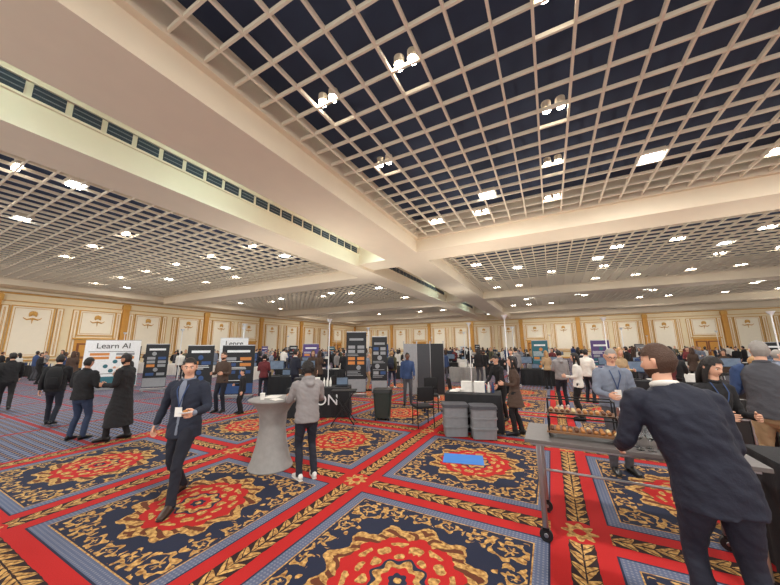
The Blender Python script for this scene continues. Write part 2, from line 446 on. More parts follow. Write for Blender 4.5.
    if hood:
        t.tube([sp(1.44)+Vector((0, -.07, 0)), sp(1.40)+Vector((0, -.12, 0))], [(.10, .05), (.07, .05)], top, n=12)
        t.tube([sp(1.47)+Vector((-.07, .03, 0)), sp(1.48)+Vector((-.08, -.04, .01)), sp(1.49)+Vector((0, -.09, .01)), sp(1.48)+Vector((.08, -.04, .01)), sp(1.47)+Vector((.07, .03, 0))], [.025, .035, .04, .035, .025], top, n=8, sub=2)
    vs, fs = remesh(t, voxel, 3, .009, sd+9); mb.add(vs, fs, top)
    if sleeve:
        vs, fs = remesh(sleeves, voxel, 3, .007, sd+3); mb.add(vs, fs, sleeve)
    cm = shirt or top
    ct = sp(1.475)
    pts = [ct+Vector((.068*math.sin(a), .062*math.cos(a), .012-.016*math.cos(a))) for a in [2*PI*i/16 for i in range(17)]]
    mb.tube(pts, [(.012, .018)]*17, cm, n=8, ref=(0, 0, 1), rnd=False)
    if openfront:
        o = openfront
        zs = (hem+.06, 1.08, 1.22, 1.33, 1.41, 1.46)
        dep = (.137, .122, .127, .122, .10, .075)
        wd = (.02, .022, .03, .045, .05, .035)
        mb.tube([sp(z)+Vector((0, dep[i]*B-.004, 0)) for i, z in enumerate(zs)], [(q*o, .011) for q in wd], shirt or C_WHITE, n=10, sub=2)
    hb = sp(1.5); hc = sp(1.50)+Vector((0, .018-.02*max(0, pitch), .13))
    mb.tube([sp(1.43), hb, hc+Vector((0, -.012, -.045))], [(.058, .058), (.052, .055), (.05, .056)], skin, n=14, sub=2)
    M = Matrix.Translation(hc) @ Matrix.Rotation(yaw, 4, 'Z') @ Matrix.Rotation(pitch, 4, 'X')
    head(mb, M, skin, hair, style, glasses, beard, res)
    if lanyard:
        fr = sp(1.12)+Vector((0, .13*B, 0))
        for sx in (-1, 1):
            mb.tube([sp(1.475)+Vector((sx*.06, .03, 0)), sp(1.36)+Vector((sx*.055, .124*B, 0)), sp(1.24)+Vector((sx*.02, .137*B, 0)), fr+Vector((0, .01, .03))], [(.007, .003)]*4, C_BLUE, n=6, sub=2)
        mb.box(fr+Vector((0, .014, -.02)), (.085, .006, .11), BADGE)
    if pack:
        mb.tube([sp(.98)+Vector((0, -.19, 0)), sp(1.1)+Vector((0, -.21, 0)), sp(1.3)+Vector((0, -.2, 0)), sp(1.4)+Vector((0, -.17, 0))], [(.14, .075), (.155, .09), (.15, .08), (.11, .055)], pack, n=16, sub=2, power=3)
        mb.tube([sp(1.02)+Vector((0, -.29, 0)), sp(1.18)+Vector((0, -.295, 0))], [(.1, .02), (.1, .02)], pack, n=10, power=3)
        for sx in (-1, 1):
            mb.tube([sp(1.36)+Vector((sx*.1, -.14, 0)), sp(1.47)+Vector((sx*.1, -.03, 0)), sp(1.38)+Vector((sx*.11, .12, 0)), sp(1.18)+Vector((sx*.13, .13, 0)), sp(1.05)+Vector((sx*.17, -.02, 0))], [(.022, .006)]*5, pack, n=6, sub=2)
    if bag:
        mb.tube([sp(1.46)+Vector((-.09, 0, .01)), sp(1.25)+Vector((.02, .14, 0)), sp(1.0)+Vector((.19, .03, 0))], [(.016, .005)]*3, bag, n=6, sub=4)
        mb.box(sp(.92)+Vector((.24, 0, 0)), (.09, .3, .24), bag)
    if extras: extras(mb, hands, sp)
    return mb.mesh(name, 60)
def person(name, loc, deg, height=1.75, **k):
    me = person_mesh(name, **k)
    return place(me, name, (loc[0], loc[1], 0), math.radians(deg), height/1.75)

# ---------------------------------------------------------------- room
ZG = 7.08; ZB = 6.40
X0, X1, Y0, Y1 = -37., 36., -6., 54.
CREAM = mat('ceiling_cream', rgb(232, 218, 194), .7, var=.04, scale=2)
CREAM2 = mat('grid_cream', rgb(234, 222, 200), .7, var=.05, scale=3)
NAVY = mat('plenum_navy', rgb(48, 60, 84), .9, var=.25, scale=1.5)
WALLC = mat('wall_cream', rgb(236, 220, 184), .7, var=.05, scale=3)
WALLP = mat('wall_panel', rgb(244, 234, 212), .65, var=.04, scale=3)
GOLD = mat('gold_trim', rgb(206, 158, 80), .45, .2, var=.12, scale=6)
ORANGE = mat('amber_pilaster', rgb(206, 148, 66), .5, .1, var=.15, scale=5)
WOODD = mat('door_wood', rgb(136, 80, 40), .45, var=.25, scale=8)

f = MB(); f.add([(X0, Y0, 0), (X1, Y0, 0), (X1, Y1, 0), (X0, Y1, 0)], [(0, 1, 2, 3)], carpet_material()); f.obj('floor')

c = MB()
c.box(((X0+X1)/2, (Y0+Y1)/2, 8.05), (X1-X0, Y1-Y0, .1), NAVY)
def grid(x0, x1, y0, y1, cell=.62, th=.045, dp=.09):
    nx = max(1, round((x1-x0)/cell)); ny = max(1, round((y1-y0)/cell))
    for i in range(nx+1):
        x = x0+(x1-x0)*i/nx; c.box((x, (y0+y1)/2, ZG+dp/2), (th, y1-y0, dp), CREAM2)
    for j in range(ny+1):
        y = y0+(y1-y0)*j/ny; c.box(((x0+x1)/2, y, ZG+dp/2+.004), (x1-x0, th, dp-.008), CREAM2)
def beam(x0, x1, y0, y1, zb=ZB, zt=8.0):
    c.box(((x0+x1)/2, (y0+y1)/2, (zb+zt)/2), (x1-x0, y1-y0, zt-zb), CREAM)
def lip(x0, x1, y0, y1):
    w = .16; z = ZG-.06
    for (a, b, d, e) in ((x0, x1, y0, y0+w), (x0, x1, y1-w, y1), (x0, x0+w, y0+w, y1-w), (x1-w, x1, y0+w, y1-w)):
        c.box(((a+b)/2, (d+e)/2, z+.2), (b-a, e-d, .4), CREAM)
RY = [(-6, 13.0), (14.6, 29.6), (31.2, 43.4), (44.8, 53.2)]
LY = [(-6, 16.2), (18.0, 31.0), (32.6, 43.4), (44.8, 53.2)]
for a, b in RY:
    grid(-5.35, X1-.5, a, b); lip(-5.35, X1-.5, a, b)
for a, b in LY:
    grid(-34.8, -10.8, a, b); lip(-34.8, -10.8, a, b)
for i in range(3):
    beam(-5.35, X1, RY[i][1], RY[i+1][0]); beam(-34.8, -10.8, LY[i][1], LY[i+1][0])
beam(-5.35, X1, 53.2, Y1); beam(-34.8, -10.8, 53.2, Y1)
beam(-7.3, -5.35, -6, Y1); beam(-10.8, -9.3, -6, Y1); beam(X0, -34.8, -6, Y1, ZB+.2)
for y in (14.6, 31.2, 44.2): beam(-9.3, -7.3, y-.7, y+.9, ZB+.15)
c.box((-8.3, 24, 7.75), (2.0, 60, .1), CREAM)
VENT = mat('vent_dark', rgb(44, 54, 66), .6)
y = -5.5
while y < 53:
    if not any(yy-1.1 < y+.4 < yy+1.3 for yy in (14.6, 31.2, 44.2)):
        c.box((-9.285, y+.29, 7.30), (.04, .50, .32), VENT)
        for q in range(2): c.box((-9.255, y+.29, 7.24+q*.12), (.03, .48, .014), GREYPL)
    y += .62
c.box((-9.27, 24, 7.50), (.08, 60, .05), CREAM); c.box((-9.27, 24, 7.10), (.08, 60, .05), CREAM)
c.obj('ceiling', ang=30)

def wall(name, origin, rz, length, H=7.3, doors=()):
    w = MB(); w.box((length/2, -.15, H/2), (length, .3, H), WALLC)
    w.obj(name, origin, rz)
    t = MB()
    t.box((length/2, .05, .12), (length, .1, .24), GOLD)
    t.box((length/2, .04, 1.02), (length, .08, .10), GOLD)
    t.box((length/2, .06, 6.25), (length, .12, .10), GOLD)
    t.box((length/2, .12, 6.42), (length, .24, .16), WALLP)
    t.box((length/2, .05, 5.65), (length, .1, .06), GOLD)
    bay = 4.0; n = int(length/bay)
    def frame(x, z0, z1, wd, th=.08):
        t.box((x, .03, (z0+z1)/2), (wd, .06, z1-z0), WALLP)
        for sx in (-1, 1): t.box((x+sx*wd/2, .05, (z0+z1)/2), (th, .1, z1-z0+th), GOLD)
        for z in (z0, z1): t.box((x, .05, z), (wd-th, .1, th), GOLD)
        i = .16
        for sx in (-1, 1): t.box((x+sx*(wd/2-i), .065, (z0+z1)/2), (.03, .03, z1-z0-2*i), GOLD)
        for z in (z0+i, z1-i): t.box((x, .065, z), (wd-2*i, .03, .03), GOLD)
    for i in range(n):
        xc = (i+.5)*bay
        if i in doors:
            t.box((xc, .06, 1.35), (2.6, .12, 2.7), ORANGE)
            for sx in (-1, 1):
                t.box((xc+sx*.58, .10, 1.2), (1.12, .08, 2.4), WOODD)
                for z, hh in ((.65, .8), (1.75, 1.0)):
                    t.box((xc+sx*.58, .15, z), (.8, .03, hh), ORANGE)
                t.rod((xc+sx*.1, .2, 1.0), (xc+sx*.1, .2, 1.3), .02, METAL)
            t.box((xc, .08, 2.8), (2.9, .2, .14), GOLD)
            frame(xc, 3.1, 5.3, 2.5)
        else:
            frame(xc, 1.3, 5.3, 2.3)
        for k in range(-2, 3):
            a = k*.45
            t.ell((xc+.22*math.sin(a), .09, 4.55+.22*math.cos(a)), (.07, .03, .2), GOLD, 8, 6)
        t.tube([(xc-.5, .09, 4.4), (xc-.3, .09, 4.25), (xc, .09, 4.35), (xc+.3, .09, 4.25), (xc+.5, .09, 4.4)], [.02, .05, .06, .05, .02], GOLD, n=6, sub=2)
        t.tube([(xc, .09, 4.3), (xc, .09, 3.95)], [.05, .015], GOLD, n=6)
        frame(xc-1.5, 1.3, 5.3, .38, .05); frame(xc+1.5, 1.3, 5.3, .38, .05)
        if i % 2 == 0:
            x = i*bay
            t.box((x, .12, 3.2), (.5, .24, 5.9), ORANGE)
            t.box((x, .15, .25), (.6, .3, .5), GOLD); t.box((x, .15, 5.9), (.62, .3, .4), GOLD)
            for sx in (-1, 0, 1): t.box((x+sx*.14, .25, 3.1), (.04, .02, 4.8), GOLD)
    t.obj('trim_'+name.split('_')[1], origin, rz)
wall('wall_left', (X0, Y1, 0), math.radians(-90), 60, doors=(1, 6, 10, 13))
wall('wall_far', (X1, Y1, 0), math.radians(180), 73, doors=(4, 9, 14))

# ---------------------------------------------------------------- ceiling lamps
LAMPW = mat('lamp_warm', (1, .94, .84, 1), .5, var=0, emit=30)
LAMPC = mat('lamp_cool', (.80, .92, 1, 1), .5, var=0, emit=18)
dl = MB()
def pair(x, y):
    for k in (-.14, .14):
        dl.rod((x+k, y, ZG+.10), (x+k, y, ZG+.26), .10, CREAM, n=16)
        dl.rod((x+k, y, ZG+.03), (x+k, y, ZG+.10), .082, LAMPW, n=16)
gx = lambda x: -5.35+(round((x+5.35)/.62-.5)+.5)*.62
for x in (-3.9, -2.1, .75, 3.45, 6.2, 9., 12., 16., 20., 25):
    for y in (4.4, 6.95, 9.3, 11.6, 16, 19.5, 24, 28, 33, 37, 42, 48):
        if random.random() < .62: pair(gx(x), y)
for x in (-13.4, -17, -20.5, -24, -28, -32):
    for y in (2, 6, 10, 14, 20, 24, 29, 37, 42, 48):
        if random.random() < .6: pair(x, y)
dl.obj('ceiling_downlights')
fx = MB()
def lamp(x, y, e, colr, size=.45):
    fx.box((x, y, ZG+.12), (.58, .50, .12), CREAM)
    fx.box((x, y, ZG+.045), (.46, .36, .03), LAMPC)
    L = bpy.data.lights.new('lamp', 'AREA'); L.shape = 'RECTANGLE'; L.size = size; L.size_y = size*.8; L.energy = e; L.color = colr
    o = bpy.data.objects.new('downlight_lamp', L); COL.objects.link(o); o.location = (x, y, ZG+.0)
for x in (-1.5, 3.0, 8.5, 16):
    for y in (1.5, 10.3, 21.5, 36, 49): lamp(x, y, 225, (1, .96, .9))
for x in (-13.2, -18.5, -25.5, -32):
    for y in (3.2, 12, 23, 37, 49): lamp(x, y, 225, (1, .96, .9))
for y in (0., 5, 12., 26, 38):
    L = bpy.data.lights.new('lamp', 'AREA'); L.shape = 'RECTANGLE'; L.size = .3; L.size_y = 2.5; L.energy = 85; L.color = (.5, .84, 1)
    o = bpy.data.objects.new('recess_lamp', L); COL.objects.link(o); o.location = (-7.6, y, 7.45); o.rotation_euler = (0, math.radians(-25), 0)
fx.obj('ceiling_floodlights')
w = bpy.data.worlds.new('hall_ambient'); scene.world = w; w.use_nodes = True
w.node_tree.nodes['Background'].inputs[0].default_value = (1, .96, .9, 1)
w.node_tree.nodes['Background'].inputs[1].default_value = 1.95

# ---------------------------------------------------------------- furniture builders
TC_BLACK = mat('tablecloth_black', rgb(28, 28, 32), .8, bump=.2); TC_GREY = mat('tablecloth_grey', rgb(150, 148, 146), .8, bump=.15)
TC_WHITE = mat('tablecloth_white', rgb(222, 216, 208), .8, bump=.15); TC_NAVY = mat('tablecloth_navy', rgb(34, 40, 62), .8)
SCREEN = mat('screen_grey', rgb(96, 112, 132), .3, emit=.25, var=.5, scale=6); PAPER = mat('paper', rgb(236, 232, 226), .6)
P_BLACK = mat('poster_black', rgb(22, 24, 30), .5); P_BLUE = mat('poster_blue', rgb(44, 76, 128), .5); P_TEAL = mat('poster_teal', rgb(44, 106, 120), .5)
P_WHITE = mat('poster_white', rgb(232, 234, 236), .5); P_RED = mat('poster_red', rgb(150, 48, 48), .5); P_PURP = mat('poster_purple', rgb(84, 64, 120), .5); P_OR = mat('poster_orange', rgb(210, 134, 66), .5)
P_GREY = mat('poster_grey', rgb(150, 152, 156), .5)
def draped_mesh(name, w, d, h, cl, items=True, seed=0):
    m = MB(); rnd = random.Random(seed)
    seg = []
    n1, n2 = int(w/.045), int(d/.045)
    for i in range(n1): seg.append((-w/2+w*i/n1, -d/2, 0, -1))
    for i in range(n2): seg.append((w/2, -d/2+d*i/n2, 1, 0))
    for i in range(n1): seg.append((w/2-w*i/n1, d/2, 0, 1))
    for i in range(n2): seg.append((-w/2, d/2-d*i/n2, -1, 0))
    n = len(seg); vs = []
    for z, k in ((h, 0), (h-.03, .006), (h*.5, .016), (.008, .026)):
        for i, (x, y, nx, ny) in enumerate(seg):
            o = k*(1+math.sin(i*1.35))*.8+(.004 if k else 0)
            vs.append((x+nx*o, y+ny*o, z))
    fs = [(r*n+i, (r+1)*n+i, (r+1)*n+(i+1) % n, r*n+(i+1) % n) for r in range(3) for i in range(n)]
    fs.append(tuple(range(n))); m.add(vs, fs, cl)
    if items:
        for k in range(4):
            x = -w/2+.25+k*(w-.5)/3; t = rnd.random()
            if t < .22:
                m.box((x, 0, h+.012), (.34, .24, .02), DMETAL); m.box((x, .13, h+.13), (.34, .012, .22), BLKPL); m.box((x, .122, h+.13), (.31, .004, .19), SCREEN)
            elif t < .32:
                m.box((x, .2, h+.012), (.26, .18, .02), BLKPL); m.rod((x, .2, h), (x, .2, h+.3), .02, BLKPL); m.box((x, .18, h+.42), (.6, .03, .36), BLKPL); m.box((x, .162, h+.42), (.56, .004, .32), SCREEN)
            elif t < .6:
                for q in range(4): m.box((x+rnd.uniform(-.08, .08), rnd.uniform(-.1, .1), h+.012+q*.012), (.21, .29, .01), PAPER)
            elif t < .8:
                m.box((x, .05, h+.12), (.3, .22, .24), rnd.choice((PAPER, PAPER, BLKPL, C_DGREY)))
            else:
                for q in range(3): m.lathe([(.03, 0), (.035, .12), (.03, .16), (.012, .2), (.012, .24)], rnd.choice((PAPER, C_BLUE)), 10, (x+q*.09-.1, 0, h+.001))
    return m.mesh(name, 50)
def text(body, size, mt, parent, loc, rz=0, name='lettering'):
    cu = bpy.data.curves.new(name, 'FONT'); cu.body = body; cu.size = size; cu.extrude = .004; cu.align_x = 'CENTER'; cu.align_y = 'CENTER'
    cu.materials.append(mt); o = bpy.data.objects.new(name, cu); COL.objects.link(o)
    o.parent = parent; o.location = loc; o.rotation_euler = (PI/2, 0, rz)
    return o
def banner(loc, deg, w, h, bg, acc, txt, tm, z0=.12, ts=.3):
    m = MB(); H = h-z0
    m.box((0, 0, .05), (w+.04, .22, .08), METAL)
    for sx in (-1, 1): m.box((sx*w*.4, 0, .005), (.06, .45, .01), METAL)
    m.rod((0, .05, .08), (0, .05, h), .012, METAL); m.box((0, 0, h-.01), (w, .03, .03), METAL)
    m.box((0, -.005, (z0+h)/2), (w, .006, H-.03), bg)
    m.box((0, -.0095, z0+.12*H), (w*.98, .003, H*.2), acc)
    z = z0+.28*H
    while z < z0+.76*H:
        q = random.random()
        if q < .35:
            for sx in (-1, 1): m.box((sx*w*.23, -.010, z+.05), (w*.34, .003, .12), random.choice((acc, P_GREY, P_BLUE, P_OR)))
            z += .17
        elif q < .8:
            ww = w*random.uniform(.5, .85); m.box((-(w*.86-ww)/2, -.010, z), (ww, .003, .022), tm); z += .055
        else:
            m.ell((random.uniform(-.15, .15)*w, -.009, z+.08), (.09, .004, .09), acc, 12, 8); z += .21
    if not txt: m.box((0, -.010, z0+.87*H), (w*.7, .003, .09), tm)
    ob = m.obj('banner_stand', (loc[0], loc[1], 0), math.radians(deg))
    if txt: text(txt, ts, tm, ob, (0, -.014, z0+.87*H))
    return ob

def chair_mesh(seatm=C_DGREY, fr=METAL):
    m = MB()
    m.tube([(0, -.2, .46), (0, .2, .46)], [(.21, .03), (.22, .03)], seatm, n=16, ref=(0, 0, 1), power=4)
    m.tube([(0, -.22, .62), (0, -.26, .92)], [(.20, .02), (.19, .02)], seatm, n=16, power=4)
    for sx in (-1, 1):
        m.tube([(sx*.2, .2, .0), (sx*.2, .18, .44)], [.012]*2, fr, n=8, rnd=False)
        m.tube([(sx*.2, -.26, .0), (sx*.2, -.2, .44), (sx*.2, -.27, .93)], [.012]*3, fr, n=8, rnd=False)
        m.rod((sx*.2, -.2, .43), (sx*.2, .18, .43), .01, fr)
    m.rod((-.2, .19, .2), (.2, .19, .2), .008, fr); m.rod((-.2, -.23, .2), (.2, -.23, .2), .008, fr)
    return m.mesh('chair')
CH = chair_mesh(); CHB = chair_mesh(C_BLACK, DMETAL)

m = MB()
m.lathe([(.34, .005), (.345, .02), (.30, .12), (.24, .35), (.205, .6), (.22, .82), (.30, .96), (.385, 1.02), (.40, 1.035), (.40, 1.05), (.39, 1.055)], TC_GREY, 40)
m.box((-.1, .05, 1.06), (.21, .29, .006), PAPER, rz=.4); m.box((.16, -.1, 1.06), (.2, .14, .006), PAPER, rz=-.3)
m.lathe([(.03, 0), (.04, .1)], PAPER, 14, (-.05, -.2, 1.057))
m.obj('cocktail_table', (-4.16, 3.74, 0))

m = MB(); GRN = mat('bin_green', rgb(38, 48, 44), .5)
m.tube([(0, 0, .06), (0, 0, .4), (0, 0, .70)], [(.20, .18), (.225, .2), (.245, .22)], GRN, n=24, rnd=False, power=5)
m.tube([(0, 0, .70), (0, 0, .78)], [(.26, .235), (.25, .225)], BLKPL, n=24, rnd=False, power=5)
for sx in (-1, 1): m.rod((sx*.17-.02, -.17, .05), (sx*.17+.02, -.17, .05), .05, BLKPL, n=14)
m.box((0, .1, .03), (.3, .08, .06), BLKPL)
m.obj('wheeled_waste_bin', (-4.1, 7.35, 0), .4)

me = draped_mesh('draped_table', 1.7, .7, .78, TC_BLACK, True, 5)
o = place(me, 'draped_table', (-5.95, 7.0, 0), math.radians(30)); text('ION', .40, P_WHITE, o, (.2, -.41, .46))
me = draped_mesh('draped_table', 1.25, .8, .80, TC_BLACK, True, 12)
place(me, 'draped_table', (-1.75, 7.62, 0), math.radians(8))
def crate(loc, rz):
    m = MB()
    m.tube([(0, 0, .015), (0, 0, .3), (0, 0, .60)], [(.24, .19), (.25, .2), (.26, .21)], GREYPL, n=28, rnd=False, power=7)
    for z in (.2, .4): m.tube([(0, 0, z), (0, 0, z+.03)], [(.268, .218)]*2, GREYPL, n=28, rnd=False, power=7)
    m.tube([(0, 0, .60), (0, 0, .66)], [(.28, .23), (.27, .22)], C_DGREY, n=28, rnd=False, power=7)
    for sx in (-1, 1): m.box((sx*.285, 0, .5), (.03, .12, .03), BLKPL)
    m.obj('storage_crate', loc, rz)
crate((-1.98, 6.78, 0), .45); crate((-1.40, 6.84, 0), .4)

def trestle(loc, rz):
    m = MB(); m.box((0, 0, .80), (.62, .42, .03), C_BLACK)
    for sy in (-1, 1):
        m.rod((-.28, sy*.18, 0.012), (.26, sy*.18, .78), .014, DMETAL); m.rod((.28, sy*.18, 0.012), (-.26, sy*.18, .78), .014, DMETAL)
    for sx in (-1, 1): m.rod((sx*.27, -.18, .02), (sx*.27, .18, .02), .012, DMETAL)
    m.obj('folding_tray_stand', loc, rz)
trestle((-4.75, 6.5, 0), .5)
for x, y, a in ((-2.9, 7.2, 40), (-3.3, 8.9, 200), (-6.9, 8.4, 100), (-2.6, 9.3, -60)):
    place(CHB, 'chair', (x, y, 0), math.radians(a))

# catering cart table
m = MB(); TOP = mat('table_top_grey', rgb(96, 90, 88), .45, bump=.1)
m.box((.55, 3.95, .925), (1.75, .76, .035), TOP); m.box((.55, 3.95, .895), (1.65, .68, .03), METAL)
for x in (-.2, 1.3):
    for y in (3.64, 4.26):
        m.tube([(x, y, .88), (x, y, .13)], [(.026, .026)]*2, METAL, n=12, rnd=False, power=5)
        m.box((x, y, .115), (.06, .05, .03), DMETAL)
        m.rod((x, y-.018, .062), (x, y+.018, .062), .06, BLKPL, n=20); m.rod((x, y-.024, .062), (x, y+.024, .062), .02, METAL, n=12)
    m.rod((x, 3.64, .45), (x, 4.26, .45), .014, METAL)
m.rod((-.2, 4.26, .45), (1.3, 4.26, .45), .014, METAL)
m.obj('catering_cart_table', bevel=.004)
FOOD = mat('canape_golden', rgb(176, 116, 60), .5, var=.35, scale=40); FOOD2 = mat('canape_cream', rgb(206, 182, 134), .5, var=.2, scale=40); FOOD3 = mat('canape_brown', rgb(100, 62, 42), .5, var=.3, scale=40)
WD = mat('riser_wood', rgb(120, 82, 50), .5, var=.25)
GLASS = mat('clear_glass', (.95, .97, .97, 1), .03, var=0, trans=1.)
m = MB(); z0 = .944
for k, (yy, zz) in enumerate(((3.82, .06), (4.08, .20))):
    m.box((.22, yy, z0+zz), (.66, .22, .018), WD)
    for sx in (-.09, .53):
        for dy in (-.1, .1): m.rod((sx, yy+dy, z0), (sx, yy+dy, z0+zz+.15), .007, DMETAL)
        m.rod((sx, yy-.1, z0+zz+.15), (sx, yy+.1, z0+zz+.15), .007, DMETAL)
    for dy in (-.1, .1): m.rod((-.09, yy+dy, z0+zz+.15), (.53, yy+dy, z0+zz+.15), .007, DMETAL)
    for i in range(11):
        for j in range(3):
            m.ell((-.06+i*.055, yy-.06+j*.06, z0+zz+.024), (.021, .021, .018), random.choice((FOOD, FOOD2, FOOD, FOOD3)), 8, 6)
m.obj('canape_display_riser')
m = MB()
for i in range(9): m.lathe([(.06, 0), (.11, .008), (.115, .014)], P_WHITE, 24, (1.26, 4.2, z0+i*.012))
m.obj('plate_stack')
def wineglass(x, y, z):
    m = MB(); m.lathe([(.032, 0), (.03, .003), (.004, .008), (.004, .08), (.03, .11), (.036, .15), (.03, .19), (.028, .19), (.034, .15), (.028, .112), (.002, .09)], GLASS, 20)
    m.obj('wine_glass', (x, y, z))
for i in range(12): wineglass(.64+.085*(i % 6), 3.66+.09*(i//6), z0)
m = MB()
m.box((.78, 4.14, z0+.12), (.42, .26, .10), METAL)
m.tube([(.58, 4.14, z0+.18), (.98, 4.14, z0+.18)], [(.13, .10)]*2, METAL, n=20, ref=(0, 0, 1), rnd=False)
m.rod((.72, 4.02, z0+.27), (.84, 4.02, z0+.27), .01, DMETAL)
for sx in (.6, .96):
    for sy in (4.03, 4.25): m.rod((sx, sy, z0), (sx, sy, z0+.08), .008, METAL)
m.obj('chafing_dish')
me = draped_mesh('bar_table', 1.9, .8, .93, TC_BLACK, False)
place(me, 'bar_table', (2.5, 3.98, 0))
GLS = mat('bottle_green', rgb(30, 60, 34), .12); GLB = mat('bottle_brown', rgb(70, 36, 16), .12); LAB = mat('bottle_label', rgb(226, 214, 180), .6)
for i in range(8):
    m = MB(); g = (GLS, GLB)[i % 2]
    m.lathe([(.036, 0), (.037, .01), (.037, .18), (.03, .21), (.014, .245), (.013, .29), (.015, .30)], g, 20)
    m.lathe([(.0378, .06), (.0378, .14)], LAB, 20)
    m.obj('wine_bottle', (1.62+.10*(i % 4)+.03*(i//4), 3.70+.16*(i//4), .932))
m = MB()
m.tube([(0, 0, .0), (0, 0, .2)], [(.20, .17), (.23, .2)], GREYPL, n=28, rnd=False, power=5); m.tube([(0, 0, .19), (0, 0, .205)], [(.25, .22)]*2, GREYPL, n=28, rnd=False, power=5)
m.obj('grey_bus_tub', (2.27, 4.12, .932))
m = MB()
for i in range(3):
    for j in range(2): m.box((j*.3, .01*i, .06+i*.12), (.27, .24, .112), P_WHITE, rz=.04*(i-1))
m.obj('white_box_stack', (2.72, 4.12, .934), bevel=.004)
for i in range(7):
    m = MB(); m.lathe([(.03, 0), (.033, .01), (.038, .1)], P_WHITE, 16)
    m.obj('paper_cup', (2.2+.09*(i % 4), 3.68+.1*(i//4), .932))
def case(loc, sz, rz, nm='equipment_case'):
    m = MB(); m.box((0, 0, sz[2]/2+.03), sz, BLKPL)
    for sx in (-1, 1):
        for sy in (-1, 1): m.box((sx*sz[0]/2, sy*sz[1]/2, sz[2]/2+.03), (.04, .04, sz[2]+.01), METAL); m.rod((sx*sz[0]*.4, sy*sz[1]*.4, 0), (sx*sz[0]*.4, sy*sz[1]*.4, .04), .03, DMETAL)
    m.box((0, -sz[1]/2-.005, sz[2]*.6), (.18, .02, .08), METAL); m.box((0, 0, sz[2]*.7), (sz[0]+.01, sz[1]+.01, .03), METAL)
    m.obj(nm, loc, rz, bevel=.006)
case((2.2, 7.6, 0), (1.1, .7, .95), .1); case((3.5, 7.9, 0), (.9, .7, 1.05), .2); case((5.3, 8.6, 0), (1.2, .7, .9), -.1)

m = MB(); BL = mat('blue_sheet', rgb(60, 130, 214), .5, var=.05)
m.box((0, 0, .004), (.66, .44, .006), BL); m.box((.1, .0, .0085), (.4, .3, .003), BL)
m.obj('blue_floor_sheet', (-1.48, 5.45, 0), .25)

# ---------------------------------------------------------------- foreground people
def plate(mb, hands, sp):
    h = hands[0]
    mb.lathe([(.04, 0), (.07, .008), (.075, .013)], P_WHITE, 18, (h.x, h.y+.03, h.z+.02))
    mb.ell((h.x, h.y+.03, h.z+.04), (.03, .03, .018), FOOD)
person('man_navy_jacket', (-4.30, 2.42), 208, 1.79, top=C_NAVY, bottom=C_DJEAN, shoe=SHOE_T, hair=HDK, style='short', shirt=C_SHIRT, openfront=.8, lanyard=True, hem=.78, build=1.12,
       L=((.3, .0, -1), (-.1, 1, -.05), (0, 0, 1), .9), R=((.5, -.25, -1), (.3, .1, -1), (0, 1, 0), .7), feet=((-.09, .26, .0), (.1, -.22, .03)), yaw=.5, pitch=-.15, extras=plate)
person('person_grey_hoodie', (-3.37, 3.68), 60, 1.66, top=C_GREY, bottom=C_DJEAN, shoe=SHOE_W, hair=HDK, style='curly', skin=SK2, hood=True, hem=.82, build=1.1,
       L=((.25, .35, -1), (-.1, 1, .08), (0, 0, 1), .3), R=((.3, .3, -1), (-.4, .9, .1), (0, 0, 1), .3), feet=((-.1, -.02, 0), (.12, -.05, 0)), pitch=-.3, lean=(0, .03))
person('man_black_coat', (-8.26, 3.29), 128, 1.78, top=C_BLACK, bottom=C_BLACK, hem=.28, hair=HDK, style='cap', skin=SK2, beard=True, L=BENT, R=PHONE, feet=((-.1, .16, 0), (.1, -.12, .01)), pitch=-.1, build=1.16)
person('man_dark_jacket_jeans', (-9.05, 2.9), 30, 1.70, top=C_BLACK, bottom=C_JEAN, hair=HDK, skin=SK2, L=BENT, R=BENT, build=1.16, feet=((-.12, 0, 0), (.12, .04, 0)), pitch=-.2)
person('man_with_backpack', (-11.4, 3.1), 60, 1.76, top=C_BLACK, bottom=C_DJEAN, pack=C_BLACK, L=BACK, R=FORW, feet=((-.1, .22, 0), (.1, -.2, .04)), voxel=.016, build=1.1)
person('man_walking_left_side', (-15.4, 3.1), 80, 1.8, top=C_BLACK, bottom=C_BLACK, hair=HDK, L=BACK, R=FORW, feet=((-.1, .2, 0), (.1, -.22, .04)), voxel=.018, build=1.1)
person('man_brown_jacket', (-8.95, 6.0), 200, 1.76, top=C_BROWN, bottom=C_DJEAN, hair=HBR, beard=True, L=BENT, R=BENT, voxel=.016)
person('child_dark_jacket', (-8.2, 6.15), 160, 1.25, top=C_BLACK, bottom=C_BLACK, hair=HDK, L=DOWN, R=BENT, voxel=.016)
person('woman_dark_coat', (-.79, 7.38), 105, 1.66, top=C_BROWN, bottom=C_BLACK, fem=True, hem=.62, hair=HDK, style='long', L=BENT, R=DOWN, bag=C_BLACK, feet=((-.08, .08, 0), (.09, -.1, 0)), voxel=.014)
person('woman_leaning_table', (-1.25, 8.65), 150, 1.66, top=C_BLACK, bottom=C_BLACK, fem=True, hair=HDK, style='bun', L=FORW, R=FORW, lean=(0, .12), pitch=-.4, voxel=.016)
person('man_glasses', (.80, 6.0), 196, 1.84, top=C_SHIRT, bottom=C_DGREY, shoe=SHOE_B, hair=HGR, style='crop', glasses=True, lanyard=True, hem=.9,
       L=BENT, R=((.2, .12, -1), (-.3, 1, -.1), (0, 0, 1), .8), pitch=-.35, yaw=-.15, build=1.08, lean=(0, .05))
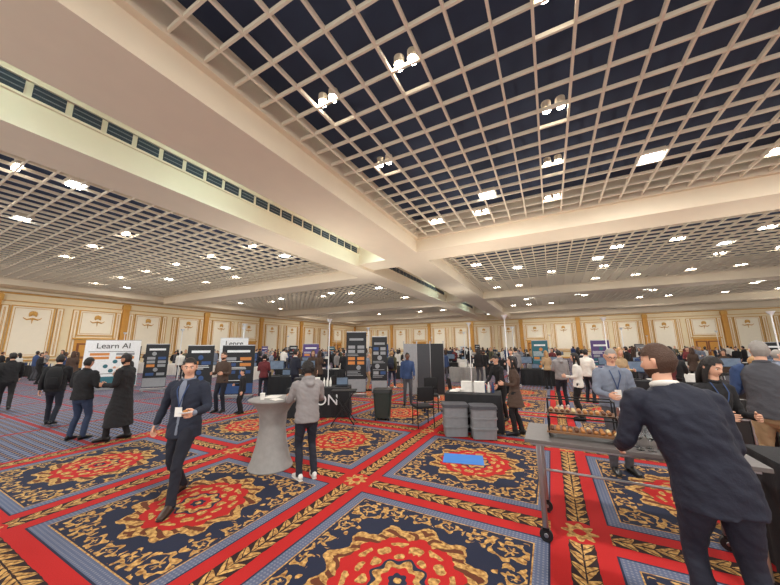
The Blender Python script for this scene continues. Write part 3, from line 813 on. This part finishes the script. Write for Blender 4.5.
person('man_navy_suit', (.86, 2.86), 10, 1.90, top=C_SUIT, bottom=C_SUIT, shoe=SHOE_B, hair=HBR, style='short', beard=True, shirt=C_WHITE, hem=.78, build=1.14, voxel=.011,
       L=((.26, .1, -1), (-.15, 1, -.45), (.2, 0, 1), .5), R=((.22, -.05, -1), (-.1, .8, -.6), (0, 0, 1), .6), lean=(-.12, .05), yaw=.75, pitch=-.12, feet=((-.10, .10, 0), (.13, -.08, 0)))
person('woman_black_hair', (1.62, 5.0), 200, 1.74, top=C_BLACK, bottom=C_BLACK, fem=True, hair=HDK, style='long', skin=SK1, L=BENT, R=BENT, pitch=-.3, yaw=.2, lanyard=True, lean=(0, .04))
person('man_grey_vest', (2.50, 6.0), -20, 1.93, top=C_DGREY, bottom=C_BEIGE, sleeve=C_BLUE, hair=HGR, style='short', L=BENT, R=BENT, build=1.16, yaw=.3, pitch=-.1, lean=(0, .04))

# ---------------------------------------------------------------- crowd and booths
VAR = []
specs = [
 dict(top=C_BLACK, bottom=C_DJEAN, L=DOWN, R=BENT), dict(top=C_NAVY, bottom=C_BLACK, hair=HBR, L=BENT, R=BENT, lanyard=True, shirt=C_WHITE),
 dict(top=C_DGREY, bottom=C_DJEAN, skin=SK2, L=DOWN, R=PHONE, pack=C_BLACK), dict(top=C_WHITE, bottom=C_BLACK, fem=True, style='long', L=BENT, R=DOWN, lanyard=True),
 dict(top=C_BROWN, bottom=C_BLACK, fem=True, style='long', hair=HBR, hem=.6, L=DOWN, R=BENT), dict(top=C_SHIRT, bottom=C_BEIGE, hair=HGR, L=BENT, R=DOWN, lanyard=True),
 dict(top=C_BLUE, bottom=C_DGREY, skin=SK3, style='crop', L=FORW, R=DOWN), dict(top=C_RED, bottom=C_DJEAN, fem=True, style='bun', L=BENT, R=BENT, bag=C_BLACK),
 dict(top=C_BLACK, bottom=C_BLACK, skin=SK2, style='cap', beard=True, L=BACK, R=FORW, feet=((-.1, .24, 0), (.1, -.22, .04))),
 dict(top=C_OLIVE, bottom=C_JEAN, hair=HBL, shoe=SHOE_W, L=FORW, R=BACK, feet=((-.1, -.22, .04), (.1, .24, 0)), pack=C_NAVY),
 dict(top=C_SUIT, bottom=C_SUIT, shirt=C_WHITE, openfront=1, hair=HDK, L=DOWN, R=BENT), dict(top=C_GREY, bottom=C_DJEAN, shoe=SHOE_W, hood=True, L=PHONE, R=DOWN, pitch=-.3),
 dict(top=C_BLACK, bottom=C_BLACK, hair=HBR, build=1.1, L=BENT, R=BENT), dict(top=C_BLACK, bottom=C_DGREY, fem=True, style='long', L=DOWN, R=DOWN),
 dict(top=C_WHITE, bottom=C_DJEAN, hair=HDK, L=DOWN, R=BENT), dict(top=C_BEIGE, bottom=C_BLACK, fem=True, hair=HBL, style='long', L=BENT, R=BENT)]
for i, s in enumerate(specs): VAR.append(person_mesh('standing_visitor', voxel=.022, res=.55, **s))
UPS = ((-12.7, 9.4), (-14.9, 11), (-7.8, 9.6), (-3.4, 14.6), (-1.4, 11.6), (2.0, 14.9), (6.8, 15.2), (-19, 10), (-26, 10), (-9.2, 14.8), (-1.9, 19), (4.1, 24), (12, 19), (-6, 24), (-14, 21), (-22, 21), (-30, 21), (-12, 33), (-24, 34), (0, 35), (12, 34), (22, 28), (-3, 45), (10, 45), (-20, 45), (-31, 40), (20, 42))
occ = [(-4.3, 2.4), (-3.4, 3.7), (-8.3, 3.3), (-9, 2.9), (-11.4, 3.1), (-15.4, 3.1), (-9, 6), (-8.2, 6.15), (-.8, 7.4), (-1.25, 8.65), (.8, 6), (1.6, 5.0), (2.5, 6.0), (-5.95, 7.0), (-4.1, 7.35), (-1.8, 7.6), (-2.9, 7.2), (-3.3, 8.9), (-6.9, 8.4), (-2.6, 9.3), (2.2, 7.6), (3.5, 7.9), (5.3, 8.6)]+list(UPS)
TOCC = [(-5.95, 7.0), (-1.75, 7.62), (.55, 3.95), (2.5, 3.98), (2.2, 7.6), (3.5, 7.9), (5.3, 8.6)]
RTS = ((7.6, 11.6), (10.6, 11.0), (5.4, 12.2))
for x, y in RTS: TOCC.append((x, y)); occ += [(x, y), (x+1, y), (x-1, y), (x, y+1), (x, y-1)]
def visitor(x, y, deg=None, mind=.75):
    for a, b in occ:
        if (a-x)**2+(b-y)**2 < mind*mind: return
    for a, b in TOCC:
        if abs(a-x) < 1.4 and abs(b-y) < .95: return
    occ.append((x, y))
    place(random.choice(VAR), 'standing_visitor', (x, y, 0), math.radians(random.uniform(0, 360) if deg is None else deg), random.uniform(.93, 1.05))
TB = [draped_mesh('exhibit_table', 1.8, .75, .76, cl, True, k) for k, cl in enumerate((TC_BLACK, TC_WHITE, TC_NAVY, TC_BLACK, TC_BLACK, TC_GREY, TC_BLACK))]
BN = [(-18.6, 6.8, 62, 2.0, 2.3, P_WHITE, P_TEAL, 'Learn AI', P_BLACK, .36), (-11.7, 6.9, 42, .9, 2.0, P_BLACK, P_BLUE, '', P_WHITE, .2), (-10.9, 7.9, 38, 1.2, 2.0, P_BLACK, P_BLUE, '', P_WHITE, .22),
      (-14.2, 10.0, 40, 1.3, 2.4, P_WHITE, P_GREY, 'Lepre', P_BLACK, .36), (-6.9, 10.2, 28, .8, 2.5, P_BLACK, P_GREY, '', P_GREY, .3), (-6.0, 10.5, 28, .6, 2.3, P_BLACK, P_GREY, '', P_GREY, .3),
      (-22.5, 8.6, 60, 1.2, 2.2, P_WHITE, P_GREY, '', P_BLUE, .4), (-16.3, 7.6, 52, .9, 2.1, P_BLACK, P_GREY, '', P_WHITE, .4)]
for x, y, a, w_, h_, bg, ac, tx, tm, ts in BN:
    banner((x, y), a, w_, h_, bg, ac, tx, tm, ts=ts); TOCC.append((x, y)); occ.append((x, y))
def panelset(loc, deg, mts):
    m = MB()
    for i, pmt in enumerate(mts):
        m.box((i*.52, 0, 1.05), (.49, .04, 1.9), pmt)
        for sx in (-.25, .25): m.rod((i*.52+sx, 0, 0), (i*.52+sx, 0, 2.1), .015, METAL)
        m.box((i*.52, 0, .012), (.1, .5, .02), METAL)
    m.obj('display_panel', (loc[0], loc[1], 0), math.radians(deg))
panelset((-4.9, 11.0), 20, (P_GREY, DKPANEL, P_BLACK)); TOCC += [(-4.6, 11.2)]

def booth(x, y, deg, k, pb):
    for a, b in TOCC:
        if math.hypot(a-x, b-y) < 1.9: return
    r = math.radians(deg); fx_, fy_ = math.sin(r), -math.cos(r); sx_, sy_ = math.cos(r), math.sin(r)
    for a, b in occ:
        lx = (a-x)*sx_+(b-y)*sy_; ly = (a-x)*fx_+(b-y)*fy_
        if abs(lx) < 1.3 and abs(ly) < .8: return
    place(TB[k % 7], 'exhibit_table', (x, y, 0), r)
    TOCC.append((x, y))
    if random.random() < pb:
        bx, by = x-fx_*1.75+sx_*random.uniform(-.8, .8), y-fy_*1.75
        c1 = random.choice((P_BLACK, P_BLACK, P_BLUE, P_TEAL, P_WHITE, P_GREY, P_PURP)); c2 = random.choice((P_OR, P_BLUE, P_TEAL, P_RED))
        if c2 == c1: c2 = P_OR
        if all((a-bx)**2+(b-by)**2 > .7 for a, b in occ):
            banner((bx, by), deg, random.choice((.8, .85, 1.0)), random.uniform(1.9, 2.2), c1, c2, '', P_BLACK if c1 == P_WHITE else P_WHITE)
            occ.append((bx, by))
    for sgn, cnt, fl in ((1, random.choice((1, 2, 3)), 0), (-1, 1, 180)):
        for q in range(cnt):
            o_ = random.uniform(.95, 1.4)*sgn; l_ = random.uniform(-1, 1)
            px, py = x+fx_*o_+sx_*l_, y+fy_*o_+sy_*l_
            if all((a-px)**2+(b-py)**2 > .6 for a, b in occ):
                occ.append((px, py)); place(random.choice(VAR), 'standing_visitor', (px, py, 0), math.radians(deg+fl+random.uniform(-45, 45)), random.uniform(.94, 1.05))
k = 0
for x in range(-33, -11, 4):
    for y in (7.5, 12.5, 18, 24, 31, 39, 47):
        if y < 9 and x > -16: continue
        booth(x+random.uniform(-.5, .5), y, 20, k, .5); k += 1
for x in (-10.5, -7.2, -3.8, -.2, 3.2, 6.8, 10.4, 14, 18, 22, 26):
    for y in (12.8, 17, 21.5, 27, 34, 42, 49):
        if y < 14 and -8 < x < 0: continue
        booth(x+random.uniform(-.4, .4), y, 0, k, .2 if y > 14 else .05); k += 1
for x, y in ((-12.5, 8.3), (-9.4, 9.2), (-8.1, 11.6), (7.4, 9.0)): booth(x, y, 25, k, .1); k += 1
for i in range(190): visitor(random.uniform(-32, 22), random.uniform(9.6, 44))
for i in range(22): visitor(random.uniform(-9, 4), random.uniform(9.4, 12.5))
for i in range(12): visitor(random.uniform(-30, -13), random.uniform(5.2, 7.5))
m0 = MB(); m0.rod((0, 0, .01), (0, 0, 2.9), .02, P_WHITE, n=10); m0.lathe([(.2, 0), (.2, .012), (.03, .02)], METAL, 20); m0.lathe([(.03, 2.86), (.08, 2.94), (.12, 3.0), (.11, 3.0)], P_WHITE, 20)  # pipe post on a base; the flared head on top is added to hold fill light
pm = m0.mesh('pipe_upright_added_head')
for x, y in UPS:
    o = place(pm, 'pipe_upright_added_head', (x, y, 0))
    L = bpy.data.lights.new('added_ceiling_fill', 'AREA'); L.shape = 'DISK'; L.size = .2; L.energy = 72; L.color = (1, .94, .84)  # added fill light, aimed up to brighten the ceiling
    lo = bpy.data.objects.new('added_ceiling_fill', L); COL.objects.link(lo); lo.parent = o; lo.location = (0, 0, 3.03); lo.rotation_euler = (PI, 0, 0)
m0 = MB(); m0.lathe([(.78, .01), (.79, .03), (.765, .4), (.755, .72), (.75, .755), (.74, .76)], TC_WHITE, 40); m0.lathe([(.05, 0), (.04, .1), (.06, .16)], P_WHITE, 12, (0, 0, .761))
rt = m0.mesh('round_table')
for x, y in RTS:
    place(rt, 'round_table', (x, y, 0))
    for q in range(4):
        a = q*PI/2+.4; place(CH, 'chair', (x+1.08*math.cos(a), y+1.08*math.sin(a), 0), a+PI/2)

# ---------------------------------------------------------------- camera
cam = bpy.data.cameras.new('camera'); cam.lens = 36*300/780; cam.sensor_width = 36; cam.clip_end = 300
co = bpy.data.objects.new('camera', cam); COL.objects.link(co)
p = math.radians(10.3); yw = math.radians(27.7)
fwd = Vector((-math.sin(yw)*math.cos(p), math.cos(yw)*math.cos(p), math.sin(p)))
Mx = fwd.to_track_quat('-Z', 'Y').to_matrix().to_4x4() @ Matrix.Rotation(math.radians(-.4), 4, 'Z')
Mx.translation = Vector((0, 0, 1.88)); co.matrix_world = Mx
scene.camera = co
scene.view_settings.view_transform = 'Standard'
scene.view_settings.look = 'None'
scene.view_settings.exposure = 0
